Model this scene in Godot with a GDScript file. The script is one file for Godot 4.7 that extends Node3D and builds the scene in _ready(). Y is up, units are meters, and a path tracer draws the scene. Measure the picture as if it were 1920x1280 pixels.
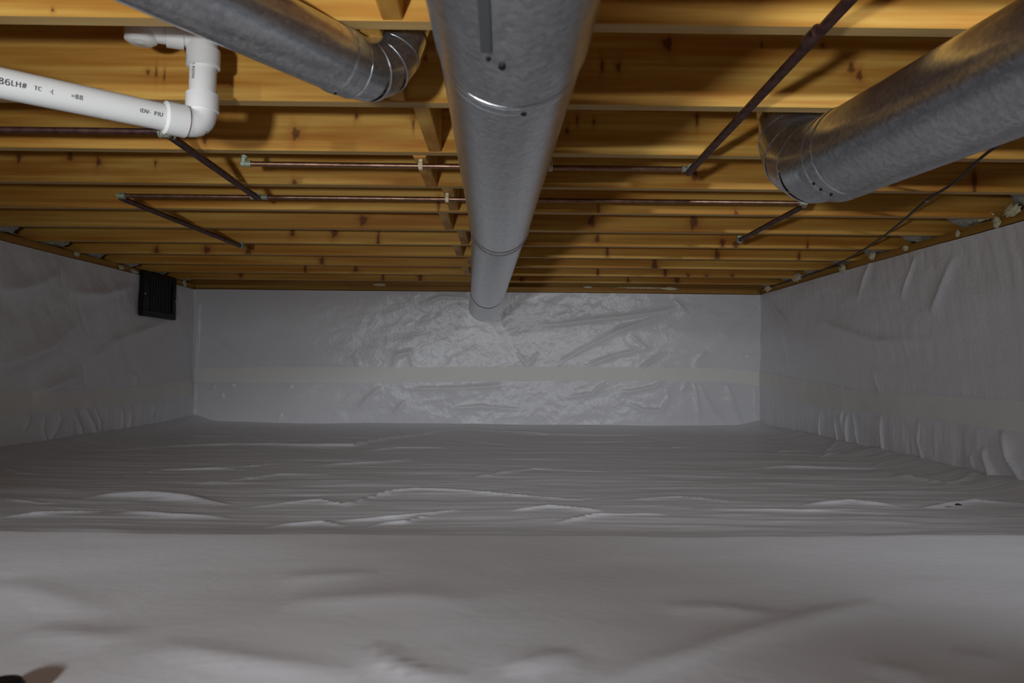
extends Node3D
# A low crawl space under timber floor joists, lined with white plastic sheeting; metres, y up, the camera's eye at the origin.

const JOIST_Y := 0.638          # underside of the joists
const JOIST_DEPTH := 0.235
const LEFT := -2.462
const RIGHT := 2.04
const BACK := -5.72
const FRONT := 2.6
const FLOOR_Y := -0.4635
const LEDGE_Y := -0.36
const SHEET_TOP := 0.596
const PLATE_Y := 0.600

var mats := {}
var used_names := {}
const EXPOSURE := 1.0
const LAMPS := [
	[Vector3(-0.46, 0.0, 0.42), Vector3(0.3, 1.05, -4.0), 2.3, 52.0, Color(0.96, 0.98, 1.0), "black flood lamp hung low from the joists behind the viewer, left of the duct"],
	[Vector3(1.5, 0.5, 0.45), Vector3(0.6, 0.0, -3.0), 3.0, 29.0, Color(0.96, 0.98, 1.0), "black flood lamp hung from the joists behind the viewer, near the right wall"],
	[Vector3(-1.4, 0.48, 0.5), Vector3(-0.75, -0.05, -2.8), 2.0, 28.0, Color(0.96, 0.98, 1.0), "added black flood lamp brightening the near floor, behind the viewer near the left wall"],  # added fill lamp for the left of the near floor
]
const BACK_TAPE := [[-2.455, -0.03, -0.139], [-1.75, -0.014, -0.137], [-1.04, -0.009, -0.135], [0.0, 0.004, -0.115], [0.653, 0.01, -0.1], [1.716, 0.006, -0.099], [2.035, -0.02, -0.126]]
const LEFT_TAPE := [[2.6, -0.141, -0.265], [3.55, -0.141, -0.263], [4.1, -0.153, -0.261], [4.79, -0.152, -0.268], [5.70, -0.122, -0.245]]
const RIGHT_TAPE := [[-5.71, -0.02, -0.139], [-4.7, -0.083, -0.236], [-3.955, -0.12, -0.237], [-3.43, -0.114, -0.226], [-3.03, -0.117, -0.239], [-2.81, -0.118, -0.237], [-1.5, -0.118, -0.237]]
const FOAM := [
	["wall_left", Vector3(-2.455, 0.628, -4.13), Vector3(0.03, 0.035, 0.05)], ["wall_left", Vector3(-2.455, 0.615, -4.61), Vector3(0.025, 0.03, 0.06)], ["wall_left", Vector3(-2.457, 0.612, -4.78), Vector3(0.02, 0.025, 0.12)],
	["wall_left", Vector3(-2.455, 0.62, -5.52), Vector3(0.03, 0.05, 0.06)],
	["wall_right", Vector3(2.025, 0.645, -2.84), Vector3(0.05, 0.05, 0.09)], ["wall_right", Vector3(2.032, 0.618, -2.94), Vector3(0.03, 0.05, 0.04)], ["wall_right", Vector3(2.02, 0.655, -3.0), Vector3(0.05, 0.035, 0.12)],
	["wall_right", Vector3(2.033, 0.618, -3.2), Vector3(0.02, 0.03, 0.03)], ["wall_right", Vector3(2.033, 0.622, -3.62), Vector3(0.03, 0.03, 0.04)], ["wall_right", Vector3(2.03, 0.635, -3.95), Vector3(0.04, 0.05, 0.06)], ["wall_right", Vector3(2.03, 0.61, -4.3), Vector3(0.03, 0.05, 0.08)],
	["wall_right", Vector3(2.02, 0.64, -4.95), Vector3(0.05, 0.06, 0.14)], ["wall_right", Vector3(2.02, 0.625, -5.5), Vector3(0.06, 0.05, 0.1)],
	["wall_back", Vector3(-1.0, 0.645, -5.71), Vector3(0.16, 0.022, 0.025)], ["wall_back", Vector3(0.66, 0.643, -5.71), Vector3(0.12, 0.016, 0.02)], ["wall_back", Vector3(1.1, 0.64, -5.708), Vector3(0.62, 0.012, 0.02)], ["wall_back", Vector3(1.31, 0.637, -5.706), Vector3(0.22, 0.026, 0.03)],
]
const FLOOR_FOLDS := [
	[0.035, 0.028, [-2.22, -3.938, -2.05, -3.827, -1.84, -4.069, -1.56, -4.199, -1.05, -4.123, -0.87, -4.136, -0.74, -4.47, -0.58, -4.791, -0.33, -5.299, -0.02, -5.07, 0.34, -4.904, 0.93, -4.913, 1.15, -4.515, 1.28, -4.37]],
	[0.02, 0.012, [-1.54, -4.507, -1.26, -4.463, -1.19, -4.706, -0.86, -4.593, -0.62, -4.788]],
	[0.02, 0.012, [0.18, -4.444, 0.61, -4.475, 1.08, -4.64]],
	[0.025, 0.014, [-0.34, -4.667, -0.15, -4.42, 0.05, -4.284]],
	[0.02, 0.008, [0.61, -4.209, 0.95, -4.204, 1.24, -4.338]],
	[0.012, 0.008, [-1.59, -2.998, -1.51, -3.203, -1.25, -3.25, -0.98, -3.482]],
	[0.03, 0.016, [-0.77, -3.934, -0.61, -4.072, -0.32, -4.119]],
	[0.03, 0.01, [-0.85, -3.376, -0.57, -3.467, -0.38, -3.596]],
	[0.045, 0.026, [-1.44, -2.499, -1.36, -2.543, -1.24, -2.558, -1.09, -2.512, -0.93, -2.431]],
	[0.02, 0.012, [-0.86, -2.387, -0.73, -2.457, -0.63, -2.5, -0.52, -2.427, -0.48, -2.567, -0.42, -2.678, -0.33, -2.728, -0.13, -2.69, 0.03, -2.629, 0.25, -2.533, 0.38, -2.621]],
	[0.02, 0.01, [0.46, -2.551, 0.64, -2.578, 0.78, -2.493]],
	[0.022, 0.014, [1.02, -2.444, 1.21, -2.528, 1.37, -2.475]],
	[0.022, 0.016, [1.44, -2.459, 1.68, -2.565, 1.82, -2.51]],
	[0.012, 0.009, [1.04, -3.317, 1.31, -3.438, 1.75, -3.424, 1.86, -3.562]],
	[0.016, 0.012, [1.48, -4.028, 1.72, -4.174]],
	[0.016, 0.012, [1.77, -4.021, 2.03, -4.364]],
	[0.014, 0.012, [1.66, -3.802, 1.92, -4.057]],
	[0.04, 0.02, [1.74, -3.37, 1.75, -3.126, 1.82, -2.945, 2.01, -3.065]],
	[0.012, 0.008, [-2.27, -3.282, -2.04, -3.08, -1.93, -3.071]],
	[0.015, 0.01, [-1.65, -2.433, -1.5, -2.383, -1.45, -2.412]],
	[0.02, 0.014, [-1.49, -2.161, -1.41, -2.209, -1.32, -2.252, -1.25, -2.295]],
	[0.02, 0.014, [-1.2, -2.28, -1.0, -2.223, -0.84, -2.228]],
	[0.02, 0.012, [-0.52, -2.176, -0.39, -2.211, -0.24, -2.271, -0.14, -2.333]],
	[0.02, 0.012, [-0.68, -2.106, -0.54, -2.161, -0.46, -2.12]],
	[0.02, 0.014, [-0.39, -2.115, -0.29, -2.154, -0.24, -2.247]],
	[0.02, 0.014, [0.03, -2.305, 0.15, -2.369, 0.32, -2.314]],
	[0.02, 0.012, [0.15, -2.131, 0.29, -2.248, 0.52, -2.287]],
	[0.02, 0.008, [0.62, -2.358, 0.97, -2.353, 1.16, -2.394]],
	[0.03, 0.012, [-0.18, -2.964, 0.13, -3.288, 0.47, -3.238]],
	[0.03, 0.01, [-1.18, -2.852, -0.96, -3.073, -0.68, -3.056]],
]
const LEDGE_FOLDS := [
	[0.03, 0.02, [0.1, -0.822, 0.24, -0.914, 0.31, -0.967, 0.39, -1.012, 0.49, -1.074, 0.58, -1.119]],
	[0.03, 0.012, [0.24, -1.093, 0.32, -1.09, 0.41, -1.05]],
	[0.025, 0.016, [0.01, -0.864, 0.09, -0.915]],
	[0.02, 0.012, [0.45, -0.888, 0.47, -0.872, 0.49, -0.843]],
	[0.025, 0.01, [0.58, -0.926, 0.61, -0.889]],
	[0.03, 0.012, [-0.44, -0.936, -0.3, -0.883, -0.19, -0.856, -0.16, -0.869]],
	[0.02, 0.014, [-0.16, -0.943, -0.14, -0.885, -0.09, -0.848, -0.04, -0.842]],
	[0.04, 0.012, [-0.64, -0.993, -0.56, -0.965, -0.49, -0.957]],
	[0.05, 0.012, [-0.33, -1.109, -0.15, -1.137, -0.03, -1.101]],
	[0.05, 0.012, [-0.83, -1.208, -0.66, -1.103, -0.57, -1.057]],
	[0.04, 0.01, [-0.38, -1.231, -0.22, -1.266]],
]
const BACK_FOLDS := [
	[0.03, 0.012, [1.44, 0.494, 1.08, 0.426, 0.69, 0.38, 0.27, 0.325]],
	[0.03, 0.014, [1.33, 0.45, 0.91, 0.297, 0.65, 0.167, 0.4, 0.016]],
	[0.025, 0.012, [1.18, 0.172, 0.86, 0.093, 0.61, -0.003]],
	[0.02, 0.01, [1.25, 0.13, 1.06, -0.02]],
	[0.02, 0.01, [0.99, 0.276, 1.14, 0.15]],
	[0.02, 0.01, [1.61, 0.133, 1.52, 0.014]],
	[0.02, 0.01, [1.35, 0.557, 1.46, 0.43]],
	[0.02, 0.012, [1.51, -0.114, 1.54, -0.291, 1.55, -0.443]],
	[0.02, 0.012, [1.55, -0.122, 1.65, -0.311, 1.76, -0.437]],
	[0.03, 0.016, [1.77, -0.129, 1.81, -0.247, 1.89, -0.457]],
	[0.02, 0.008, [1.46, -0.106, 1.4, -0.187]],
	[0.02, 0.01, [-0.81, -0.176, -0.4, -0.172, -0.02, -0.152]],
	[0.02, 0.012, [0.91, -0.178, 0.99, -0.19, 1.18, -0.146, 1.27, -0.103]],
	[0.02, 0.012, [0.97, -0.275, 1.1, -0.329, 1.25, -0.336, 1.3, -0.23, 1.28, -0.166]],
	[0.02, 0.01, [0.48, -0.237, 0.7, -0.205, 0.8, -0.107]],
	[0.03, 0.014, [-0.97, -0.164, -1.08, -0.25, -1.15, -0.334]],
	[0.03, 0.012, [-0.87, -0.374, -0.78, -0.268]],
	[0.02, 0.01, [-0.44, -0.329, -0.19, -0.314, 0.15, -0.336]],
	[0.03, 0.014, [-0.89, -0.016, -0.85, 0.09, -0.75, 0.112, -0.72, -0.015]],
	[0.02, 0.01, [-1.21, 0.087, -1.15, -0.01]],
	[0.02, 0.008, [-0.67, 0.495, -0.5, 0.556, -0.29, 0.541]],
	[0.02, 0.01, [0.27, 0.121, 0.17, -0.007]],
	[0.02, 0.01, [0.1, 0.12, 0.19, -0.007]],
	[0.012, 0.016, [-2.43, 0.52, -2.43, 0.351, -2.44, 0.097, -2.45, -0.492]],
	[0.02, 0.008, [-0.26, -0.12, -0.28, -0.159, -0.02, -0.144]],
	[0.02, 0.008, [-2.29, -0.154, -2.31, -0.218]],
	[0.02, 0.008, [-2.23, -0.217, -2.22, -0.288]],
	[0.02, 0.008, [-2.15, -0.145, -2.14, -0.187]],
	[0.02, 0.01, [1.93, 0.102, 2.04, 0.116]],
	[0.02, 0.008, [1.99, -0.139, 2.01, -0.414]],
	[0.06, 0.01, [-2.39, 0.266, -2.01, -0.026]],
	[0.05, 0.01, [2.02, 0.478, 1.5, 0.005]],
	[0.02, 0.008, [1.08, 0.001, 1.29, 0.13]],
	[0.015, 0.008, [-1.69, -0.149, -1.7, -0.183]],
	[0.02, 0.01, [-1.79, -0.444, -1.76, -0.381]],
]
const LEFT_FOLDS := [
	[0.012, 0.012, [-3.888, -0.269, -3.873, -0.339, -3.915, -0.463]],
	[0.02, 0.012, [-3.988, -0.261, -4.009, -0.306, -3.932, -0.43]],
	[0.012, 0.012, [-4.139, -0.264, -4.178, -0.334, -4.259, -0.471]],
	[0.014, 0.012, [-4.175, -0.266, -4.211, -0.367, -4.281, -0.482]],
	[0.016, 0.02, [-4.259, -0.271, -4.329, -0.361, -4.45, -0.51]],
	[0.012, 0.012, [-4.369, -0.268, -4.413, -0.352, -4.424, -0.449]],
	[0.015, 0.01, [-4.672, -0.285, -4.667, -0.439]],
	[0.02, 0.012, [-4.798, -0.282, -4.756, -0.377, -4.733, -0.452]],
	[0.02, 0.01, [-3.77, -0.248, -3.721, -0.354]],
	[0.02, 0.008, [-5.109, -0.273, -5.067, -0.345]],
	[0.06, 0.02, [-3.978, 0.502, -3.759, 0.403, -3.523, 0.35]],
	[0.05, 0.016, [-4.789, 0.52, -4.402, 0.427, -4.08, 0.394]],
	[0.08, 0.02, [-4.232, -0.059, -3.787, -0.166]],
	[0.06, 0.018, [-4.231, -0.028, -4.536, 0.139, -5.32, 0.324]],
	[0.08, 0.02, [-3.542, -0.027, -3.906, 0.088, -4.19, 0.25]],
	[0.05, 0.014, [-5.489, 0.417, -5.164, 0.161, -4.809, -0.117]],
	[0.03, 0.01, [-4.846, -0.153, -4.807, -0.064]],
]
const RIGHT_FOLDS := [
	[0.012, 0.012, [-4.655, -0.265, -4.666, -0.473]],
	[0.014, 0.014, [-4.443, -0.252, -4.423, -0.349, -4.397, -0.461]],
	[0.012, 0.014, [-4.337, -0.239, -4.347, -0.391]],
	[0.016, 0.016, [-4.277, -0.258, -4.287, -0.464]],
	[0.012, 0.012, [-4.217, -0.245, -4.18, -0.345, -4.15, -0.443]],
	[0.012, 0.014, [-3.882, -0.233, -3.878, -0.333, -3.848, -0.478]],
	[0.012, 0.01, [-3.527, -0.236, -3.534, -0.354, -3.482, -0.464]],
	[0.012, 0.008, [-3.593, -0.32, -3.572, -0.437]],
	[0.03, 0.02, [-3.052, -0.326, -2.998, -0.431, -2.974, -0.51]],
	[0.03, 0.02, [-2.936, -0.237, -2.892, -0.351, -2.819, -0.435]],
	[0.02, 0.01, [-3.141, -0.359, -3.106, -0.424]],
	[0.03, 0.016, [-5.553, 0.506, -5.287, 0.286, -5.141, 0.01]],
	[0.03, 0.014, [-5.531, 0.525, -5.137, 0.316, -4.952, 0.158]],
	[0.02, 0.01, [-3.979, 0.012, -3.88, -0.132]],
	[0.04, 0.012, [-3.234, 0.522, -3.316, 0.41, -3.423, 0.268]],
	[0.03, 0.01, [-3.939, 0.646, -4.123, 0.412]],
	[0.02, 0.01, [-3.529, 0.567, -3.677, 0.369]],
	[0.05, 0.012, [-4.694, 0.326, -3.948, 0.159, -3.405, 0.14]],
]
const KNOTS := {
	1: [-0.84, 0.012, 0.003],
	2: [0.39, 0.154, 0.014, 0.23, 0.097, 0.008, 0.27, 0.095, 0.008, 0.84, 0.1, 0.01, 0.86, 0.081, 0.01, 0.62, 0.153, 0.005, 0.77, 0.155, 0.005, -0.2, 0.111, 0.005, -0.87, 0.067, 0.005, -0.85, 0.067, 0.005, -0.83, 0.059, 0.005],
	3: [-0.63, 0.052, 0.016, -0.45, 0.107, 0.008, -0.28, 0.084, 0.006, 0.57, 0.112, 0.009, 0.21, 0.103, 0.006, 0.26, 0.098, 0.006, 0.18, 0.07, 0.008, -0.9, 0.029, 0.009],
	4: [-1.72, 0.083, 0.011, -1.54, 0.089, 0.011, -1.44, 0.073, 0.011, -1.24, 0.071, 0.006, -0.75, 0.008, 0.011, 0.67, 0.047, 0.015, 1.67, 0.03, 0.019],
	5: [0.38, 0.017, 0.009, 0.95, 0.008, 0.009, -0.28, 0.023, 0.011],
	6: [-0.67, 0.043, 0.025, 0.88, 0.053, 0.025, 0.4, 0.047, 0.02],
	7: [-1.12, 0.055, 0.017, -0.9, 0.057, 0.022, -0.67, 0.017, 0.017, 1.14, 0.025, 0.019, 1.21, 0.012, 0.019, 0.48, 0.041, 0.017, 1.59, 0.002, 0.014],
	8: [-2.02, 0.019, 0.018, -1.73, 0.025, 0.022, -1.49, 0.021, 0.018, 1.23, 0.012, 0.025, 0.59, 0.043, 0.015, 1.71, 0.011, 0.015],
	9: [-1.17, 0.026, 0.02, 0.95, 0.027, 0.03, -0.06, 0.068, 0.017],
	10: [-1.39, 0.036, 0.018, -1.04, 0.032, 0.018, 1.11, 0.028, 0.026, 1.27, 0.007, 0.015, 1.4, 0.005, 0.015, 1.58, 0.006, 0.015, 0.64, 0.027, 0.018],
	11: [-0.92, 0.025, 0.024, -1.98, 0.034, 0.02, 0.12, 0.019, 0.02, 0.92, 0.023, 0.016, 1.29, 0.027, 0.024, -0.64, 0.027, 0.024],
}

func _ready() -> void:
	# --- camera, surroundings, lamps, exposure
	var cam := Camera3D.new()
	cam.name = "camera"
	cam.fov = rad_to_deg(2.0 * atan(640.0 / 1350.0))
	cam.rotation_degrees = Vector3(2.044, -0.574, 0.501)
	cam.near = 0.02
	cam.far = 60.0
	var lens := CameraAttributesPhysical.new()
	lens.frustum_focal_length = 24.0 * 1350.0 / 1280.0
	lens.frustum_near = 0.02
	lens.frustum_far = 60.0
	lens.frustum_focus_distance = 3.2
	lens.exposure_aperture = 6.5
	cam.attributes = lens
	add_child(cam)
	cam.current = true
	var env := Environment.new()
	env.background_mode = Environment.BG_COLOR
	env.background_color = Color(0, 0, 0)
	env.ambient_light_source = Environment.AMBIENT_SOURCE_DISABLED
	env.tonemap_mode = Environment.TONE_MAPPER_LINEAR
	env.tonemap_exposure = EXPOSURE
	env.sdfgi_enabled = true
	env.ssao_enabled = true
	env.ssil_enabled = true
	var we := WorldEnvironment.new()
	we.name = "surroundings"
	we.environment = env
	add_child(we)
	make_materials()
	for l in LAMPS:
		flood_lamp(l[0], l[1], l[2], l[3], l[4], l[5])
	# --- the room
	build_floor()
	build_walls()
	build_ceiling()
	# --- the things
	centre_duct()
	left_duct()
	right_duct()
	drain_pipe()
	copper_lines()
	cable()
	vent_cover()
	small_things()


# ------------------------------------------------------------------ naming

func numbered(called: String) -> String:
	if not used_names.has(called):
		used_names[called] = 0
		return called
	used_names[called] += 1
	return "%s_%03d" % [called, used_names[called]]


func tag(o: Node3D, label: String, category: String, group := "", kind := "") -> Node3D:
	o.set_meta("label", label)
	if category != "":
		o.set_meta("category", category)
	if group != "":
		o.set_meta("group", group)
	if kind != "":
		o.set_meta("kind", kind)
	return o


func thing(called: String, at: Vector3, label: String, category: String, group := "") -> Node3D:
	var o := Node3D.new()
	o.name = numbered(called)
	o.position = at
	add_child(o, true)
	tag(o, label, category, group)
	return o


# A mesh node whose vertices are given in world places, hung under a parent that stands at `parent.position`.
func part(called: String, mesh: Mesh, mat: Material, parent: Node3D, kind := "") -> MeshInstance3D:
	var o := MeshInstance3D.new()
	o.name = numbered(called) if parent == self else called
	o.mesh = mesh
	o.material_override = mat
	parent.add_child(o, true)
	var w := Vector3.ZERO
	var p: Node = parent
	while p != self:
		w += (p as Node3D).position
		p = p.get_parent()
	o.position = -w
	if kind != "":
		o.set_meta("kind", kind)
	return o


# ------------------------------------------------------------------ shapes

func quad(st: SurfaceTool, a: Vector3, b: Vector3, c: Vector3, d: Vector3) -> void:
	# a b c d counter-clockwise seen from the front
	var n := (b - a).cross(c - a).normalized()
	var pts := [a, c, b, a, d, c]
	var uvs := [Vector2(0, 0), Vector2(1, 1), Vector2(1, 0), Vector2(0, 0), Vector2(0, 1), Vector2(1, 1)]
	for i in 6:
		st.set_normal(n)
		st.set_uv(uvs[i])
		st.add_vertex(pts[i])


# A box with its twelve edges chamfered, turned by `basis`.
func add_box(st: SurfaceTool, at: Vector3, size: Vector3, c := 0.002, basis := Basis()) -> void:
	var h := size * 0.5
	c = minf(c, minf(h.x, minf(h.y, h.z)) * 0.5)
	var k := h - Vector3(c, c, c)
	for ax in 3:
		var u := (ax + 1) % 3
		var v := (ax + 2) % 3
		for s in [-1.0, 1.0]:
			var q := []
			for m in [[-1, -1], [1, -1], [1, 1], [-1, 1]]:
				var p := Vector3()
				p[ax] = h[ax] * s
				p[u] = k[u] * m[0]
				p[v] = k[v] * m[1]
				q.append(at + basis * p)
			if s < 0.0:
				q.reverse()
			quad(st, q[0], q[1], q[2], q[3])
		for s in [-1.0, 1.0]:
			for t in [-1.0, 1.0]:
				var a := Vector3()
				var b := Vector3()
				a[u] = h[u] * s
				a[v] = k[v] * t
				b[u] = k[u] * s
				b[v] = h[v] * t
				var a0 := a
				var a1 := a
				var b0 := b
				var b1 := b
				a0[ax] = -k[ax]
				b0[ax] = -k[ax]
				a1[ax] = k[ax]
				b1[ax] = k[ax]
				if s * t > 0.0:
					quad(st, at + basis * a0, at + basis * b0, at + basis * b1, at + basis * a1)
				else:
					quad(st, at + basis * a0, at + basis * a1, at + basis * b1, at + basis * b0)
	for sx in [-1.0, 1.0]:
		for sy in [-1.0, 1.0]:
			for sz in [-1.0, 1.0]:
				var a := at + basis * Vector3(h.x * sx, k.y * sy, k.z * sz)
				var b := at + basis * Vector3(k.x * sx, h.y * sy, k.z * sz)
				var d := at + basis * Vector3(k.x * sx, k.y * sy, h.z * sz)
				var n := (b - a).cross(d - a).normalized()
				var tri := [a, d, b]
				if sx * sy * sz < 0.0:
					tri = [a, b, d]
					n = -n
				for p in tri:
					st.set_normal(n)
					st.set_uv(Vector2.ZERO)
					st.add_vertex(p)


func new_st() -> SurfaceTool:
	var st := SurfaceTool.new()
	st.begin(Mesh.PRIMITIVE_TRIANGLES)
	return st


func box(at: Vector3, size: Vector3, c := 0.002, basis := Basis()) -> ArrayMesh:
	var st := new_st()
	add_box(st, at, size, c, basis)
	return st.commit()


# A round body swept along a path: one ring of `radii` at each point; the ends are closed when `caps`.
func add_sweep(st: SurfaceTool, pts: Array, radii: Array, seg := 24, caps := true) -> void:
	var n := pts.size()
	var side := Vector3.ZERO
	var rings := []
	var length := 0.0
	var along := []
	var dirs := []
	for i in n:
		var d: Vector3
		if i == 0:
			d = pts[1] - pts[0]
		elif i == n - 1:
			d = pts[n - 1] - pts[n - 2]
		else:
			d = (pts[i + 1] - pts[i]).normalized() + (pts[i] - pts[i - 1]).normalized()
		if d.length() < 1e-9:
			d = dirs[i - 1]
		d = d.normalized()
		dirs.append(d)
		if i > 0:
			length += (pts[i] - pts[i - 1]).length()
		along.append(length)
		if side == Vector3.ZERO:
			side = d.cross(Vector3.UP if absf(d.y) < 0.9 else Vector3.RIGHT).normalized()
		side = (side - d * side.dot(d)).normalized()
		var up := d.cross(side).normalized()
		var ring := []
		for k in seg + 1:
			var a := TAU * k / seg
			ring.append(side * cos(a) + up * sin(a))
		rings.append(ring)
	for i in n - 1:
		var slope: float = 0.0
		var run: float = along[i + 1] - along[i]
		if run > 1e-6:
			slope = (radii[i] - radii[i + 1]) / run
		for k in seg:
			var idx := [[i, k], [i + 1, k], [i + 1, k + 1], [i, k], [i + 1, k + 1], [i, k + 1]]
			for e in idx:
				var r: Vector3 = rings[e[0]][e[1]]
				var nn: Vector3 = (r + dirs[e[0]] * clampf(slope, -4.0, 4.0)).normalized()
				if run <= 1e-6:
					nn = dirs[i] * signf(radii[i] - radii[i + 1])
				st.set_normal(nn)
				st.set_uv(Vector2(float(e[1]) / seg * TAU * radii[e[0]], along[e[0]]))
				st.add_vertex(pts[e[0]] + r * radii[e[0]])
	if caps:
		for e in [0, n - 1]:
			var d: Vector3 = dirs[e] * (-1.0 if e == 0 else 1.0)
			for k in seg:
				var tri := [pts[e], pts[e] + rings[e][k + 1] * radii[e], pts[e] + rings[e][k] * radii[e]]
				if e == 0:
					tri = [tri[0], tri[2], tri[1]]
				for p in tri:
					st.set_normal(d)
					st.set_uv(Vector2(p.x, p.y))
					st.add_vertex(p)


func sweep(pts: Array, radii: Array, seg := 24, caps := true) -> ArrayMesh:
	var st := new_st()
	add_sweep(st, pts, radii, seg, caps)
	return st.commit()


func rod(a: Vector3, b: Vector3, r: float, seg := 20) -> ArrayMesh:
	var c := minf(r * 0.12, 0.001)
	var d := (b - a).normalized() * c
	return sweep([a, a + d, b - d, b], [r - c, r, r, r - c], seg)


# A straight round body with a lathed profile: pairs [metres from a, radius].
func turned(a: Vector3, b: Vector3, profile: Array, seg := 48, caps := true) -> ArrayMesh:
	var d := (b - a).normalized()
	var pts := []
	var radii := []
	for p in profile:
		pts.append(a + d * p[0])
		radii.append(p[1])
	return sweep(pts, radii, seg, caps)


func bend(a: Vector3, corner: Vector3, b: Vector3, steps := 10) -> Array:
	# points of a rounded corner from a to b, tangent to both legs
	var out := []
	for i in steps + 1:
		var t := float(i) / steps
		out.append(a.lerp(corner, t).lerp(corner.lerp(b, t), t))
	return out


func same(n: int, r: float) -> Array:
	var out := []
	for i in n:
		out.append(r)
	return out


func blob(at: Vector3, size: Vector3, seed_: int, rough := 0.35, nu := 18, nv := 11) -> ArrayMesh:
	var noise := FastNoiseLite.new()
	noise.seed = seed_
	noise.frequency = 1.1
	noise.fractal_octaves = 3
	var st := new_st()
	for j in nv + 1:
		for i in nu + 1:
			var th := PI * j / nv
			var ph := TAU * (i % nu) / nu
			var d := Vector3(sin(th) * cos(ph), cos(th), sin(th) * sin(ph))
			var r := 1.0 + rough * noise.get_noise_3dv(d * 1.6)
			st.set_uv(Vector2(float(i) / nu, float(j) / nv))
			st.add_vertex(at + Vector3(d.x * size.x, d.y * size.y, d.z * size.z) * 0.5 * r)
	for j in nv:
		for i in nu:
			var a := j * (nu + 1) + i
			var b := a + nu + 1
			for k in [a, b + 1, b, a, a + 1, b + 1]:
				st.add_index(k)
	st.generate_normals()
	return st.commit()


# ------------------------------------------------------------------ materials

func flat(col: Color, rough: float, metal := 0.0, spec := 0.5) -> StandardMaterial3D:
	var m := StandardMaterial3D.new()
	m.albedo_color = col
	m.roughness = rough
	m.metallic = metal
	m.metallic_specular = spec
	return m


func noise_tex(seed_: int, freq: float, oct: int, kind: int, ramp: Array = [], normal := 0.0, size := 512, stretch := Vector2.ONE) -> NoiseTexture2D:
	var n := FastNoiseLite.new()
	n.seed = seed_
	n.noise_type = kind
	n.frequency = freq
	n.fractal_octaves = oct
	if kind == FastNoiseLite.TYPE_CELLULAR:
		n.cellular_return_type = FastNoiseLite.RETURN_CELL_VALUE
	var t := NoiseTexture2D.new()
	t.width = int(size * stretch.x)
	t.height = int(size * stretch.y)
	t.noise = n
	t.seamless = true
	if normal > 0.0:
		t.as_normal_map = true
		t.bump_strength = normal
	if ramp.size() > 0:
		var g := Gradient.new()
		var offs := PackedFloat32Array()
		var cols := PackedColorArray()
		for i in ramp.size():
			offs.append(float(i) / (ramp.size() - 1))
			cols.append(ramp[i])
		g.offsets = offs
		g.colors = cols
		t.color_ramp = g
	return t


func tri(m: StandardMaterial3D, scale_: float, world := true) -> StandardMaterial3D:
	m.uv1_triplanar = true
	m.uv1_world_triplanar = world
	m.uv1_scale = Vector3(scale_, scale_, scale_)
	m.uv1_triplanar_sharpness = 4.0
	return m


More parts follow.
